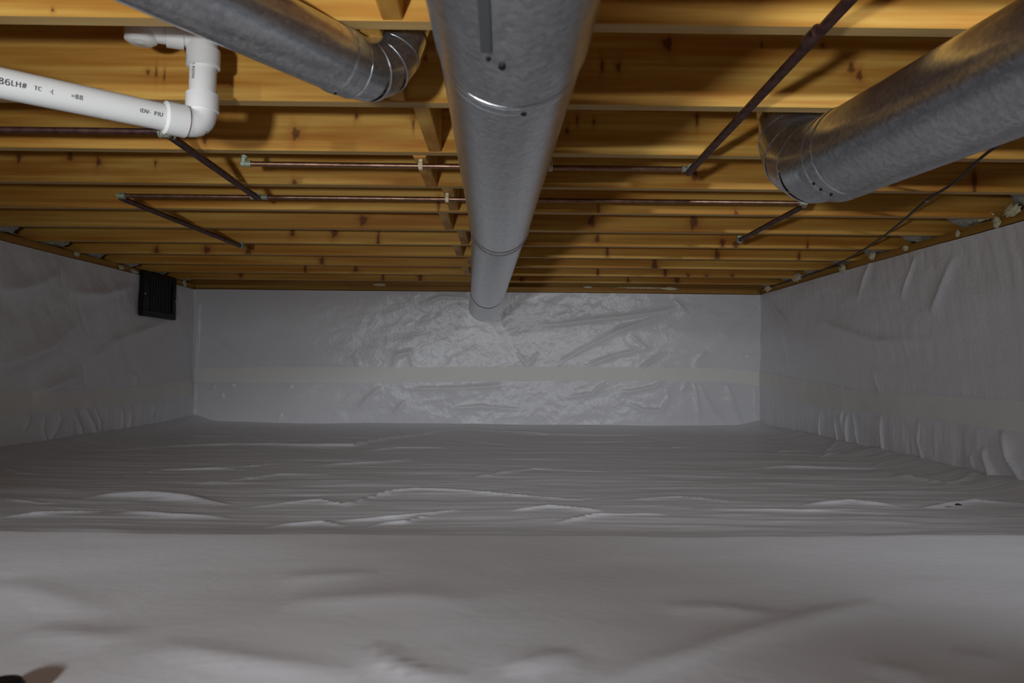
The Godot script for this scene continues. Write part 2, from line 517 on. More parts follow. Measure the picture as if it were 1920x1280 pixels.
func make_materials() -> void:
	# white plastic sheeting, softly shiny, with a fine crinkle
	var sheet := flat(Color(0.93, 0.93, 0.945), 0.3, 0.0, 0.5)
	sheet.normal_enabled = true
	sheet.normal_texture = noise_tex(5, 0.02, 4, FastNoiseLite.TYPE_SIMPLEX_SMOOTH, [], 5.0, 1024)
	sheet.normal_scale = 0.3
	sheet.uv1_scale = Vector3(1.6, 1.6, 1.0)
	mats.sheet = sheet
	var ground: StandardMaterial3D = sheet.duplicate()
	ground.normal_scale = 0.12
	ground.roughness = 0.4
	mats.ground = ground
	mats.tape = flat(Color(0.966, 0.964, 0.948), 0.5, 0.0, 0.35)
	# galvanised steel with its spangle
	var zinc := flat(Color(1, 1, 1), 0.27, 0.92)
	zinc.albedo_texture = noise_tex(3, 0.045, 3, FastNoiseLite.TYPE_CELLULAR, [Color(0.68, 0.695, 0.715), Color(0.78, 0.795, 0.815), Color(0.89, 0.9, 0.915)], 0.0, 512)
	zinc.roughness_texture = noise_tex(9, 0.05, 3, FastNoiseLite.TYPE_CELLULAR, [Color(0.88, 0.88, 0.88), Color(1, 1, 1)], 0.0, 512)
	tri(zinc, 5.5)
	mats.zinc = zinc
	mats.zinc_dark = flat(Color(0.16, 0.16, 0.17), 0.55, 0.6)
	mats.zinc_dull = flat(Color(0.42, 0.43, 0.44), 0.6, 0.7)
	mats.screw = flat(Color(0.14, 0.12, 0.11), 0.5, 0.7)
	mats.pvc = flat(Color(0.93, 0.925, 0.91), 0.3, 0.0, 0.5)
	mats.print = flat(Color(0.16, 0.13, 0.2), 0.7)
	mats.primer = flat(Color(0.5, 0.32, 0.44), 0.6)
	# copper gone brown with age
	var copper := flat(Color(1, 1, 1), 0.38, 0.85)
	copper.albedo_texture = noise_tex(11, 0.02, 4, FastNoiseLite.TYPE_SIMPLEX_SMOOTH, [Color(0.46, 0.35, 0.28), Color(0.56, 0.43, 0.35), Color(0.64, 0.5, 0.42)], 0.0, 256)
	tri(copper, 5.0)
	mats.copper = copper
	var dull := flat(Color(1, 1, 1), 0.5, 0.6)
	dull.albedo_texture = noise_tex(12, 0.02, 4, FastNoiseLite.TYPE_SIMPLEX_SMOOTH, [Color(0.24, 0.16, 0.15), Color(0.36, 0.25, 0.23), Color(0.46, 0.33, 0.29)], 0.0, 256)
	tri(dull, 5.0)
	mats.copper_dull = dull
	var joint := flat(Color(1, 1, 1), 0.6, 0.4)
	joint.albedo_texture = noise_tex(13, 0.03, 4, FastNoiseLite.TYPE_SIMPLEX_SMOOTH, [Color(0.32, 0.42, 0.36), Color(0.62, 0.66, 0.58), Color(0.78, 0.74, 0.64)], 0.0, 256)
	tri(joint, 20.0)
	mats.joint = joint
	mats.clip = flat(Color(0.88, 0.82, 0.68), 0.5)
	mats.black = flat(Color(0.045, 0.045, 0.05), 0.5, 0.0, 0.4)
	mats.cable = flat(Color(0.09, 0.085, 0.09), 0.5)
	mats.dark_gap = flat(Color(0.02, 0.02, 0.02), 0.9)
	mats.staple = flat(Color(0.75, 0.75, 0.76), 0.35, 0.9)
	mats.leaf = flat(Color(0.2, 0.16, 0.12), 0.8)
	mats.foam = tri(flat(Color(1, 1, 1), 0.9), 8.0)
	mats.foam.albedo_texture = noise_tex(21, 0.03, 4, FastNoiseLite.TYPE_SIMPLEX_SMOOTH, [Color(0.74, 0.68, 0.5), Color(0.86, 0.82, 0.68), Color(0.93, 0.9, 0.8)], 0.0, 256)
	mats.batt = tri(flat(Color(1, 1, 1), 0.95), 6.0)
	mats.batt.albedo_texture = noise_tex(22, 0.05, 5, FastNoiseLite.TYPE_SIMPLEX_SMOOTH, [Color(0.55, 0.54, 0.5), Color(0.72, 0.7, 0.65), Color(0.84, 0.82, 0.76)], 0.0, 256)
	mats.concrete = flat(Color(0.5, 0.5, 0.5), 0.9)
	mats.block = wood(77, 512, 64, [], 1.0, 0.98)
	mats.plate = wood(78, 1024, 48, [], 6.0, 0.82)
	mats.deck = wood(79, 1024, 256, [], 3.0, 0.85)


# Softwood: pale yellow-brown with grain along u, and knots at [metres along, metres up, radius].
func wood(seed_: int, w: int, h: int, knots: Array, length: float, tone := 1.0, x0 := 0.0, tall := 0.235, edged := false) -> StandardMaterial3D:
	var n := FastNoiseLite.new()
	n.seed = seed_
	n.frequency = 0.09
	n.fractal_octaves = 4
	var fine := n.get_image(maxi(w / 28, 8), h, false, false, false)
	fine.resize(w, h, Image.INTERPOLATE_CUBIC)
	n.seed = seed_ + 500
	n.frequency = 0.03
	var broad := n.get_image(maxi(w / 10, 8), h, false, false, false)
	broad.resize(w, h, Image.INTERPOLATE_CUBIC)
	var fd := fine.get_data()
	var bd := broad.get_data()
	var step := fd.size() / (w * h)
	var out := PackedByteArray()
	out.resize(w * h * 3)
	var edge_row := int(h * 0.875)   # the rows below hold the narrow edge, paled to paint in floor bounce light
	var lo := Vector3(190, 126, 48) * tone
	var hi := Vector3(230, 184, 94) * tone
	for i in w * h:
		var g := fd[i * step] / 255.0
		var b := bd[i * step] / 255.0
		var t := clampf(0.5 + (g - 0.5) * 0.8 + (b - 0.5) * 1.5, 0.0, 1.0)
		var c := lo.lerp(hi, t)
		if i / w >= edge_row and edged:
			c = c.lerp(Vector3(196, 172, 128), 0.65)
		out[i * 3] = int(c.x)
		out[i * 3 + 1] = int(c.y)
		out[i * 3 + 2] = int(c.z)
	var px := w / length
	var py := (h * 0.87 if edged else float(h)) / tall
	var rng := RandomNumberGenerator.new()
	rng.seed = seed_
	for q in range(0, knots.size(), 3):
		var cx: float = (knots[q] - x0) * px
		var cy: float = (h * 0.87 if edged else float(h)) - knots[q + 1] * py
		var r: float = knots[q + 2]
		var ax := r * rng.randf_range(0.75, 1.0)
		var ay := r * rng.randf_range(1.1, 1.7)
		var halo := 3.2
		var wob := rng.randf_range(0.0, TAU)
		var spike := rng.randf_range(1.3, 2.4) if rng.randf() < 0.45 else 1.0
		ay *= spike
		ax /= sqrt(spike)
		for y in range(maxi(0, int(cy - ay * halo * py)), mini(edge_row if edged else h, int(cy + ay * halo * py) + 1)):
			for x in range(maxi(0, int(cx - ax * halo * px)), mini(w, int(cx + ax * halo * px) + 1)):
				var dx := (x - cx) / (ax * px)
				var dy := (y - cy) / (ay * py)
				var d := sqrt(dx * dx + dy * dy) * (1.0 + 0.16 * sin(3.0 * atan2(dy, dx) + wob) + 0.1 * sin(5.0 * atan2(dy, dx) - wob))
				if d > halo:
					continue
				var i := (y * w + x) * 3
				var c := Vector3(out[i], out[i + 1], out[i + 2])
				var ringy := 0.85 + 0.15 * sin(d * 14.0)
				if d < 1.0:
					c = c.lerp(Vector3(104, 56, 30) * ringy, clampf((1.1 - d) * 1.3, 0.0, 0.68))
				else:
					c = c.lerp(Vector3(176, 102, 50), 0.42 * pow(1.0 - (d - 1.0) / (halo - 1.0), 2.0))
				out[i] = int(c.x)
				out[i + 1] = int(c.y)
				out[i + 2] = int(c.z)
	var im := Image.create_from_data(w, h, false, Image.FORMAT_RGB8, out)
	var m := flat(Color(1, 1, 1), 0.55, 0.0, 0.35)
	m.albedo_texture = ImageTexture.create_from_image(im)
	m.texture_repeat = true
	return m


# ------------------------------------------------------------------ lamps

# A flood lamp hung from the joists behind the camera: unseen, the left-wall one added to brighten the near floor.
func flood_lamp(at: Vector3, aim: Vector3, energy: float, angle: float, col: Color, label: String) -> void:
	var o := thing("flood_lamp", at, label, "lamp")
	var f := (aim - at).normalized()
	var side := f.cross(Vector3.UP).normalized()
	var up := side.cross(f)
	var basis := Basis(side, up, -f)
	var glow := flat(Color(1, 1, 1), 0.3)
	glow.emission_enabled = true
	glow.emission = col
	glow.emission_energy_multiplier = 1.5
	part("housing", box(at - f * 0.035, Vector3(0.15, 0.1, 0.06), 0.012, basis), mats.black, o)
	part("lamp_glass", box(at - f * 0.004, Vector3(0.13, 0.08, 0.006), 0.002, basis), glow, o)
	part("bracket", box((at - f * 0.04 + Vector3(0, 0.05, 0) + Vector3(at.x, JOIST_Y + 0.06, at.z)) / 2, Vector3(0.02, JOIST_Y + 0.06 - at.y, 0.006), 0.001), mats.black, o)
	var l := SpotLight3D.new()
	l.name = "light"
	l.light_color = col
	l.light_energy = energy
	l.light_size = 0.05
	l.spot_range = 16.0
	l.spot_attenuation = 2.0
	l.spot_angle = angle
	l.spot_angle_attenuation = 1.0
	l.shadow_enabled = true
	l.basis = basis
	l.position = f * 0.01
	o.add_child(l)


# ------------------------------------------------------------------ plastic sheeting

# A lined surface: grid of us x vs, raised by H along U x V, closed behind into a slab `thick` deep.
class Sheet:
	var o: Vector3
	var u: Vector3
	var v: Vector3
	var n: Vector3
	var us: PackedFloat32Array
	var vs: PackedFloat32Array
	var h: PackedFloat32Array

	func setup(o_: Vector3, u_: Vector3, v_: Vector3, us_: PackedFloat32Array, vs_: PackedFloat32Array) -> void:
		o = o_
		u = u_
		v = v_
		n = u.cross(v).normalized()
		us = us_
		vs = vs_
		h.resize(us.size() * vs.size())

	# Folds: [half width, height, [u, v, u, v ...]]
	func folds(list: Array, gain := 1.0) -> void:
		var nu := us.size()
		for f in list:
			var w: float = f[0]
			var p: Array = f[2]
			var total := 0.0
			for k in range(0, p.size() - 2, 2):
				total += Vector2(p[k + 2] - p[k], p[k + 3] - p[k + 1]).length()
			var best := {}
			var run := 0.0
			for k in range(0, p.size() - 2, 2):
				var a := Vector2(p[k], p[k + 1])
				var b := Vector2(p[k + 2], p[k + 3])
				var ab := b - a
				var len := ab.length()
				var reach := w * 2.6
				var i0 := us.bsearch(minf(a.x, b.x) - reach)
				var i1 := us.bsearch(maxf(a.x, b.x) + reach)
				var j0 := vs.bsearch(minf(a.y, b.y) - reach)
				var j1 := vs.bsearch(maxf(a.y, b.y) + reach)
				for j in range(j0, j1):
					for i in range(i0, i1):
						var q := Vector2(us[i], vs[j])
						var t := clampf((q - a).dot(ab) / maxf(len * len, 1e-9), 0.0, 1.0)
						var d := (a + ab * t - q).length() / w
						if d > 2.6:
							continue
						var s := (run + len * t) / total
						var amp := sqrt(maxf(0.0, sin(PI * clampf(s, 0.0, 1.0)))) * exp(-1.9 * (sqrt(d * d + 0.05) - 0.2236))
						var key := j * nu + i
						if amp > best.get(key, 0.0):
							best[key] = amp
				run += len
			for key in best:
				h[key] += best[key] * f[1] * gain

	func height(a: float, b: float) -> float:
		var i := clampi(us.bsearch(a) - 1, 0, us.size() - 2)
		var j := clampi(vs.bsearch(b) - 1, 0, vs.size() - 2)
		var s := clampf((a - us[i]) / (us[i + 1] - us[i]), 0.0, 1.0)
		var t := clampf((b - vs[j]) / (vs[j + 1] - vs[j]), 0.0, 1.0)
		var nu := us.size()
		return lerpf(lerpf(h[j * nu + i], h[j * nu + i + 1], s), lerpf(h[(j + 1) * nu + i], h[(j + 1) * nu + i + 1], s), t)

	func point(a: float, b: float, lift := 0.0) -> Vector3:
		return o + u * a + v * b + n * (height(a, b) + lift)

	func mesh(thick: float) -> ArrayMesh:
		var nu := us.size()
		var nv := vs.size()
		var pos := PackedVector3Array()
		var nor := PackedVector3Array()
		var uv := PackedVector2Array()
		var idx := PackedInt32Array()
		pos.resize(nu * nv)
		nor.resize(nu * nv)
		uv.resize(nu * nv)
		for j in nv:
			var ja := maxi(j - 1, 0)
			var jb := mini(j + 1, nv - 1)
			for i in nu:
				var ia := maxi(i - 1, 0)
				var ib := mini(i + 1, nu - 1)
				var k := j * nu + i
				pos[k] = o + u * us[i] + v * vs[j] + n * h[k]
				var du := (h[j * nu + ib] - h[j * nu + ia]) / (us[ib] - us[ia])
				var dv := (h[jb * nu + i] - h[ja * nu + i]) / (vs[jb] - vs[ja])
				nor[k] = (n - u * du - v * dv).normalized()
				uv[k] = Vector2(us[i], vs[j])
		for j in nv - 1:
			for i in nu - 1:
				var a := j * nu + i
				idx.append_array([a, a + nu + 1, a + 1, a, a + nu, a + nu + 1])
		# the four rims and the back
		var border := []
		for i in nu:
			border.append(i)
		for j in range(1, nv):
			border.append(j * nu + nu - 1)
		for i in range(nu - 2, -1, -1):
			border.append((nv - 1) * nu + i)
		for j in range(nv - 2, 0, -1):
			border.append(j * nu)
		var m := border.size()
		var mid := o + u * (us[0] + us[nu - 1]) * 0.5 + v * (vs[0] + vs[nv - 1]) * 0.5
		for b in m:
			var p := pos[border[b]]
			var flat_p := p - n * (p - o).dot(n)
			var out := (flat_p - mid).normalized()
			pos.append(p)
			nor.append(out)
			uv.append(uv[border[b]])
			pos.append(flat_p - n * thick)
			nor.append(out)
			uv.append(uv[border[b]])
		var at := nu * nv
		for b in m:
			var c := (b + 1) % m
			idx.append_array([at + b * 2, at + c * 2, at + c * 2 + 1, at + b * 2, at + c * 2 + 1, at + b * 2 + 1])
		at = pos.size()
		for q in [[0, 0], [nu - 1, 0], [nu - 1, nv - 1], [0, nv - 1]]:
			pos.append(o + u * us[q[0]] + v * vs[q[1]] - n * thick)
			nor.append(-n)
			uv.append(Vector2(us[q[0]], vs[q[1]]))
		idx.append_array([at, at + 1, at + 2, at, at + 2, at + 3])
		var arr := []
		arr.resize(Mesh.ARRAY_MAX)
		arr[Mesh.ARRAY_VERTEX] = pos
		arr[Mesh.ARRAY_NORMAL] = nor
		arr[Mesh.ARRAY_TEX_UV] = uv
		arr[Mesh.ARRAY_INDEX] = idx
		var am := ArrayMesh.new()
		am.add_surface_from_arrays(Mesh.PRIMITIVE_TRIANGLES, arr)
		return am


func steps(list: Array) -> PackedFloat32Array:
	# [from, step, to, step, to ...]
	var out := PackedFloat32Array()
	var x: float = list[0]
	for k in range(1, list.size(), 2):
		while x < list[k + 1] - 1e-5:
			out.append(x)
			x += list[k]
		x = list[k + 1]
	out.append(x)
	return out


func fnoise(seed_: int, oct := 3, ridged := false) -> FastNoiseLite:
	var n := FastNoiseLite.new()
	n.seed = seed_
	n.frequency = 1.0
	n.fractal_octaves = oct
	n.noise_type = FastNoiseLite.TYPE_SIMPLEX_SMOOTH
	if ridged:
		n.fractal_type = FastNoiseLite.FRACTAL_RIDGED
	return n


func build_floor() -> void:
	var s := Sheet.new()
	# u along x, v towards the back wall: U x V must point up, so V runs to -z
	s.setup(Vector3(0, FLOOR_Y, 0), Vector3.RIGHT, Vector3.FORWARD, steps([LEFT - 0.12, 0.022, RIGHT + 0.12]), steps([-FRONT - 0.1, 0.05, 0.6, 0.016, 1.9, 0.0065, -BACK + 0.1]))
	var a := fnoise(1, 4)
	var b := fnoise(2, 4)
	var c := fnoise(3, 3, true)
	var nu := s.us.size()
	for j in s.vs.size():
		var v := s.vs[j]
		for i in nu:
			var u := s.us[i]
			var crest := 1.585 + 0.012 * u + 0.02 * a.get_noise_2d(u * 1.4, 7.0)
			var h := 0.0
			var near := 1.0 - smoothstep(crest - 0.02, crest + 0.13, v)
			h += (FLOOR_Y - LEDGE_Y) * -1.0 * near
			h += lerpf(0.004, 0.010, smoothstep(1.4, 2.0, v)) * a.get_noise_2d(u * 0.6, v * 1.2)
			if v > 1.8:
				h += 0.0035 * b.get_noise_2d(u * 0.8 + 5.0, v * 4.0) + 0.005 * (c.get_noise_2d(u * 0.4, v * 2.2) - 0.2) + 0.0022 * b.get_noise_2d(u * 0.9, v * 11.0) + 0.0012 * c.get_noise_2d(u * 0.8 + 9.0, v * 9.0)
			else:
				h += 0.0018 * b.get_noise_2d(u * 1.5 + v * 1.5, v * 2.0 - u)
			# drawn up a little where it meets the walls
			h += 0.05 * exp(-pow((u - LEFT) / 0.12, 2.0)) + 0.04 * exp(-pow((u - RIGHT) / 0.12, 2.0)) + 0.012 * exp(-pow((v + BACK) / 0.06, 2.0))
			s.h[j * nu + i] = h
	var ff := []
	for f in FLOOR_FOLDS + LEDGE_FOLDS:
		var near_fold: bool = f[2][1] > -1.7
		var p := []
		for k in range(0, f[2].size(), 2):
			p.append_array([f[2][k], -f[2][k + 1]])
		ff.append([f[0] * (1.3 if near_fold else 1.0), f[1] * (0.45 if near_fold else 0.8), p])
	s.folds(ff)
	var o := part("floor", s.mesh(0.2), mats.ground, self, "structure")
	tag(o, "ground covered in wrinkled white plastic sheeting, raised in the foreground", "floor", "", "structure")


func build_walls() -> void:
	var a := fnoise(31, 4)
	var b := fnoise(32, 4)
	var c := fnoise(33, 3, true)
	# back wall: u along x, v up
	var back := Sheet.new()
	back.setup(Vector3(0, 0, BACK), Vector3.RIGHT, Vector3.UP, steps([LEFT - 0.05, 0.0085, RIGHT + 0.05]), steps([FLOOR_Y - 0.12, 0.009, SHEET_TOP]))
	var nu := back.us.size()
	for j in back.vs.size():
		var v := back.vs[j]
		var band := 1.0 - 0.7 * smoothstep(0.075, 0.05, absf(v + 0.065))
		for i in nu:
			var u := back.us[i]
			var busy := exp(-pow((u - 0.1) / 1.3, 2.0))
			var h := 0.012 * a.get_noise_2d(u * 0.9, v * 1.8)
			h += band * (0.3 + 0.6 * busy) * (0.0038 * c.get_noise_2d(u * 2.2 - v * 1.6, v * 3.2) + 0.0026 * busy * b.get_noise_2d(u * 14.0 + v * 5.0, v * 11.0) + 0.0012 * b.get_noise_2d(u * 8.0, v * 9.0))
			back.h[j * nu + i] = h
	back.folds(BACK_FOLDS, 1.05)
	tag(part("wall_back", back.mesh(0.2), mats.sheet, self), "far end wall covered in shiny white plastic sheeting", "wall", "", "structure")
	# side walls: u runs along z on the right wall, along -z on the left one
	var right := Sheet.new()
	right.setup(Vector3(RIGHT, 0, 0), Vector3.BACK, Vector3.UP, steps([BACK - 0.03, 0.006, -1.4, 0.05, FRONT]), steps([FLOOR_Y - 0.12, 0.014, SHEET_TOP]))
	side_relief(right, a, b, c, 1.0)
	right.folds(RIGHT_FOLDS, 1.2)
	tag(part("wall_right", right.mesh(0.2), mats.sheet, self), "right side wall covered in rippled white plastic sheeting", "wall", "", "structure")
	var left := Sheet.new()
	left.setup(Vector3(LEFT, 0, 0), Vector3.FORWARD, Vector3.UP, mirrored(right.us), right.vs)
	side_relief(left, a, b, c, -1.0)
	left.folds(mirror_folds(LEFT_FOLDS), 1.5)
	tag(part("wall_left", left.mesh(0.2), mats.sheet, self), "left side wall covered in white plastic sheeting, below the black vent", "wall", "", "structure")
	tag(part("wall_front", box(Vector3((LEFT + RIGHT) / 2, 0.05, FRONT + 0.1), Vector3(RIGHT - LEFT + 0.4, 1.3, 0.2)), mats.sheet, self), "sheeted wall behind the viewer", "wall", "", "structure")
	# sill plates on the walls, and what is stuck to them
	var plates := {
		"wall_left": [Vector3(LEFT - 0.072, 0, 0), 0.0], "wall_right": [Vector3(RIGHT + 0.072, 0, 0), 0.0], "wall_back": [Vector3(0, 0, BACK - 0.072), 1.0],
	}
	for w in plates:
		var wall: Node3D = get_node(NodePath(w))
		var at: Vector3 = plates[w][0]
		at.y = (PLATE_Y + JOIST_Y) / 2
		var size := Vector3(0.14, JOIST_Y - PLATE_Y - 0.001, FRONT - BACK)
		if plates[w][1] > 0.5:
			size = Vector3(RIGHT - LEFT, JOIST_Y - PLATE_Y - 0.001, 0.14)
			at.x = (LEFT + RIGHT) / 2
		else:
			at.z = (FRONT + BACK) / 2
		part("sill_plate", plank(at, size, plates[w][1] > 0.5), mats.plate, wall)
	var k := 0
	for f in FOAM:
		var wall: Node3D = get_node(NodePath(f[0]))
		part("foam_dab", blob(f[1], f[2] * Vector3(0.6, 0.9, 0.9), 100 + k, 0.75, 26, 16), mats.foam, wall)
		k += 1
	# the long seam tapes
	seam_tape("wall_back", back, BACK_TAPE, "pale tape strip running level across the far end wall")
	seam_tape("wall_left", left, LEFT_TAPE, "pale tape strip along the left wall below the black vent")
	seam_tape("wall_right", right, RIGHT_TAPE, "pale tape strip along the rippled right wall")


func mirrored(us: PackedFloat32Array) -> PackedFloat32Array:
	var out := PackedFloat32Array()
	for i in range(us.size() - 1, -1, -1):
		out.append(-us[i])
	return out


func mirror_folds(list: Array) -> Array:
	var ff := []
	for f in list:
		var p := []
		for k in range(0, f[2].size(), 2):
			p.append_array([-f[2][k], f[2][k + 1]])
		ff.append([f[0], f[1], p])
	return ff


func side_relief(s: Sheet, a: FastNoiseLite, b: FastNoiseLite, c: FastNoiseLite, which: float) -> void:
	var nu := s.us.size()
	for j in s.vs.size():
		var v := s.vs[j]
		var band := 1.0 - 0.75 * smoothstep(0.08, 0.05, absf(v + 0.18))
		var low := smoothstep(-0.22, -0.28, v)
		for i in nu:
			var u := s.us[i]
			var h := 0.016 * a.get_noise_2d(u * 0.7 + 20.0 * which, v * 1.4)
			if which > 0.0:
				# short upright ripples in rows
				var row := 0.5 + 0.5 * b.get_noise_2d(u * 0.6, v * 5.0 + 9.0)
				h += band * (1.0 - low) * 0.0062 * row * b.get_noise_2d(u * 11.0 + v * 3.0, v * 2.6)
			else:
				h += band * (1.0 - low) * 0.007 * b.get_noise_2d((u - v) * 1.2 + 3.0, (u + v) * 2.6)
			# gathers below the tape
			h += low * (0.008 * b.get_noise_2d(u * 5.5 + 40.0, v * 1.2) + 0.004 * c.get_noise_2d(u * 3.0, v * 0.8))
			s.h[j * nu + i] = h


# A strip of tape on a sheet: [u, top, bottom] along its length.
func seam_tape(wall: String, s: Sheet, rows: Array, label: String) -> void:
	var t := Sheet.new()
	var u0: float = rows[0][0]
	var u1: float = rows[rows.size() - 1][0]
	var nu := 220
	var nv := 6
	var front := PackedVector3Array()
	var st := new_st()
	for i in nu + 1:
		var u := lerpf(u0, u1, float(i) / nu)
		var k := 0
		while k < rows.size() - 2 and u > rows[k + 1][0]:
			k += 1
		var f: float = clampf((u - rows[k][0]) / (rows[k + 1][0] - rows[k][0]), 0.0, 1.0)
		f = f * f * (3.0 - 2.0 * f)
		var top: float = lerpf(rows[k][1], rows[k + 1][1], f)
		var bot: float = lerpf(rows[k][2], rows[k + 1][2], f)
		var most := 0.0
		for j in nv + 1:
			most = maxf(most, s.height(u, lerpf(bot, top, float(j) / nv)))
		for j in nv + 1:
			var v := lerpf(bot, top, float(j) / nv)
			front.append(s.point(u, v, 0.0025))
	for i in nu:
		for j in nv:
			var a := i * (nv + 1) + j
			var q := [front[a], front[a + nv + 1], front[a + nv + 2], front[a + 1]]
			var nn := s.n
			for e in [0, 2, 1, 0, 3, 2]:
				st.set_normal(nn)
				st.add_vertex(q[e])
			for e in [0, 1, 2, 0, 2, 3]:
				st.set_normal(-nn)
				st.add_vertex(q[e] - s.n * 0.0022)
	st.index()
	st.generate_normals()
	part("seam_tape", st.commit(), mats.tape, get_node(NodePath(wall))).set_meta("label", label)


# A plank whose texture runs along its length.
func plank(at: Vector3, size: Vector3, along_x: bool, tile := 1.0) -> ArrayMesh:
	var st := new_st()
	var h := size / 2
	var c := 0.003
	var half_len := h.x if along_x else h.z
	var hw := h.z if along_x else h.x
	var ring := [Vector2(-hw, -h.y + c), Vector2(-hw + c, -h.y), Vector2(hw - c, -h.y), Vector2(hw, -h.y + c), Vector2(hw, h.y - c), Vector2(hw - c, h.y), Vector2(-hw + c, h.y), Vector2(-hw, h.y - c)]
	extrude(st, at, ring, half_len, along_x, [0.0, 1.0], [])
	return st.commit()


# Extrudes an eight-sided ring (across, up) along x or z; v of the texture follows height, u the length.
func extrude(st: SurfaceTool, at: Vector3, ring: Array, half_len: float, along_x: bool, urange: Array, vmap: Array) -> void:
	var n := ring.size()
	var low := 1e9
	var high := -1e9
	for p in ring:
		low = minf(low, p.y)
		high = maxf(high, p.y)
	for i in n:
		var a: Vector2 = ring[i]
		var b: Vector2 = ring[(i + 1) % n]
		var e := b - a
		var nn := Vector2(e.y, -e.x).normalized()
		var v0 := 1.0 - (a.y - low) / (high - low)
		var v1 := 1.0 - (b.y - low) / (high - low)
		if vmap.size() > 0:
			v0 *= vmap[0]
			v1 *= vmap[0]
		if absf(e.y) < absf(e.x) * 0.2:
			v1 = v0 - absf(e.x) / (high - low)
			if vmap.size() > 0:
				v0 = vmap[1]
				v1 = vmap[2]
		var q := []
		for s in [-1.0, 1.0]:
			for p in [a, b]:
				q.append(at + (Vector3(s * half_len, p.y, p.x) if along_x else Vector3(p.x, p.y, s * half_len)))
		var normal := Vector3(0, nn.y, nn.x) if along_x else Vector3(nn.x, nn.y, 0)
		var uvs := [Vector2(urange[0], v0), Vector2(urange[0], v1), Vector2(urange[1], v0), Vector2(urange[1], v1)]
		var order := [0, 1, 3, 0, 3, 2]
		var face: Vector3 = (q[1] - q[0]).cross(q[3] - q[0])
		if face.dot(normal) > 0.0:
			order = [0, 3, 1, 0, 2, 3]
		for k in order:
			st.set_normal(normal)
			st.set_uv(uvs[k])
			st.add_vertex(q[k])
	for s in [-1.0, 1.0]:
		var normal := Vector3(s, 0, 0) if along_x else Vector3(0, 0, s)
		for i in range(1, n - 1):
			var q := []
			for p in [ring[0], ring[i], ring[i + 1]]:
				q.append(at + (Vector3(s * half_len, p.y, p.x) if along_x else Vector3(p.x, p.y, s * half_len)))
			if (q[1] - q[0]).cross(q[2] - q[0]).dot(normal) > 0.0:
				q = [q[0], q[2], q[1]]
			for p in q:
				st.set_normal(normal)
				st.set_uv(Vector2(0.5, 0.5))
				st.add_vertex(p)


# ------------------------------------------------------------------ ceiling

func build_ceiling() -> void:
	var mid := (LEFT + RIGHT) / 2
	var length := RIGHT - LEFT + 0.26
	var top := JOIST_Y + JOIST_DEPTH
	var ceiling := part("ceiling", plank(Vector3(mid, top + 0.011, (FRONT + BACK) / 2), Vector3(length, 0.02, FRONT - BACK + 0.4), true), mats.deck, self)
	tag(ceiling, "wooden floor seen from below with parallel joists", "ceiling", "", "structure")
	# rim boards close the ends of the bays
	for x in [LEFT - 0.15, RIGHT + 0.15]:
		part("rim_board", plank(Vector3(x, JOIST_Y + JOIST_DEPTH / 2, (FRONT + BACK) / 2), Vector3(0.036, JOIST_DEPTH, FRONT - BACK + 0.3), false), mats.plate, ceiling)
	for z in [BACK - 0.06, FRONT + 0.08]:
		part("rim_board", plank(Vector3(mid, JOIST_Y + JOIST_DEPTH / 2, z), Vector3(length - 0.08, JOIST_DEPTH, 0.036), true), mats.plate, ceiling)
	var rng := RandomNumberGenerator.new()
	rng.seed = 4
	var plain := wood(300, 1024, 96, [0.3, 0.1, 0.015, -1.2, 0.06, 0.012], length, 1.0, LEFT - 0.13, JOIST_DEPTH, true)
	for n in range(-8, 12):
		var z: float = -(1.353 - 0.019 + 0.4064 * (n - 1)) + 0.006 * [0, 1, -1, 0, 2, -2, 0, -1, 1, 0, -1, 1][posmod(n, 12)] * 0.5
		if z > FRONT - 0.1:
			continue
		var m: StandardMaterial3D = plain
		if n >= 1:
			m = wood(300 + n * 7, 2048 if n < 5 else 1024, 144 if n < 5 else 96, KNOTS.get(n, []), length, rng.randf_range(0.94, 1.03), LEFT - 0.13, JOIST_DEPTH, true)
		var hw := 0.019
		var hd := JOIST_DEPTH / 2 - 0.0005
		var c := 0.0025
		var ring := [Vector2(-hw, -hd + c), Vector2(-hw + c, -hd), Vector2(hw - c, -hd), Vector2(hw, -hd + c), Vector2(hw, hd - c), Vector2(hw - c, hd), Vector2(-hw + c, hd), Vector2(-hw, hd - c)]
		var st := new_st()
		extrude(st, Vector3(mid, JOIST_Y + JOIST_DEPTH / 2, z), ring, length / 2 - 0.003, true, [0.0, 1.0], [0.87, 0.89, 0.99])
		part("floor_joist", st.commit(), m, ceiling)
		if n < 11 and n > -8:
			# a blocking board in each bay, staggered left and right
			var bx := -0.213 if n % 2 == 0 else -0.264
			part("blocking_board", plank(Vector3(bx, JOIST_Y + 0.117 - (0.006 if n == 3 else 0.0), z - 0.2032), Vector3(0.04, 0.23, 0.4064 - 0.039), false), mats.block, ceiling)
		# lumps of insulation stuffed into the ends of the bays
		if n >= 4:
			var w := rng.randf_range(0.05, 0.1)
			part("insulation_batt", blob(Vector3(LEFT - 0.03, JOIST_Y + 0.095, z - 0.17), Vector3(0.14 + w * 0.4, 0.185, 0.27), 40 + n, 0.28), mats.batt, ceiling)
			part("insulation_batt", blob(Vector3(RIGHT + 0.03, JOIST_Y + 0.095, z - 0.19), Vector3(0.14 + w * 0.4, 0.185, 0.26), 60 + n, 0.28), mats.batt, ceiling)


# ------------------------------------------------------------------ ducts

func screw(at: Vector3, d: Vector3, r := 0.004) -> ArrayMesh:
	return sweep([at, at + d * 0.002, at + d * 0.004], [r, r, r * 0.5], 10)


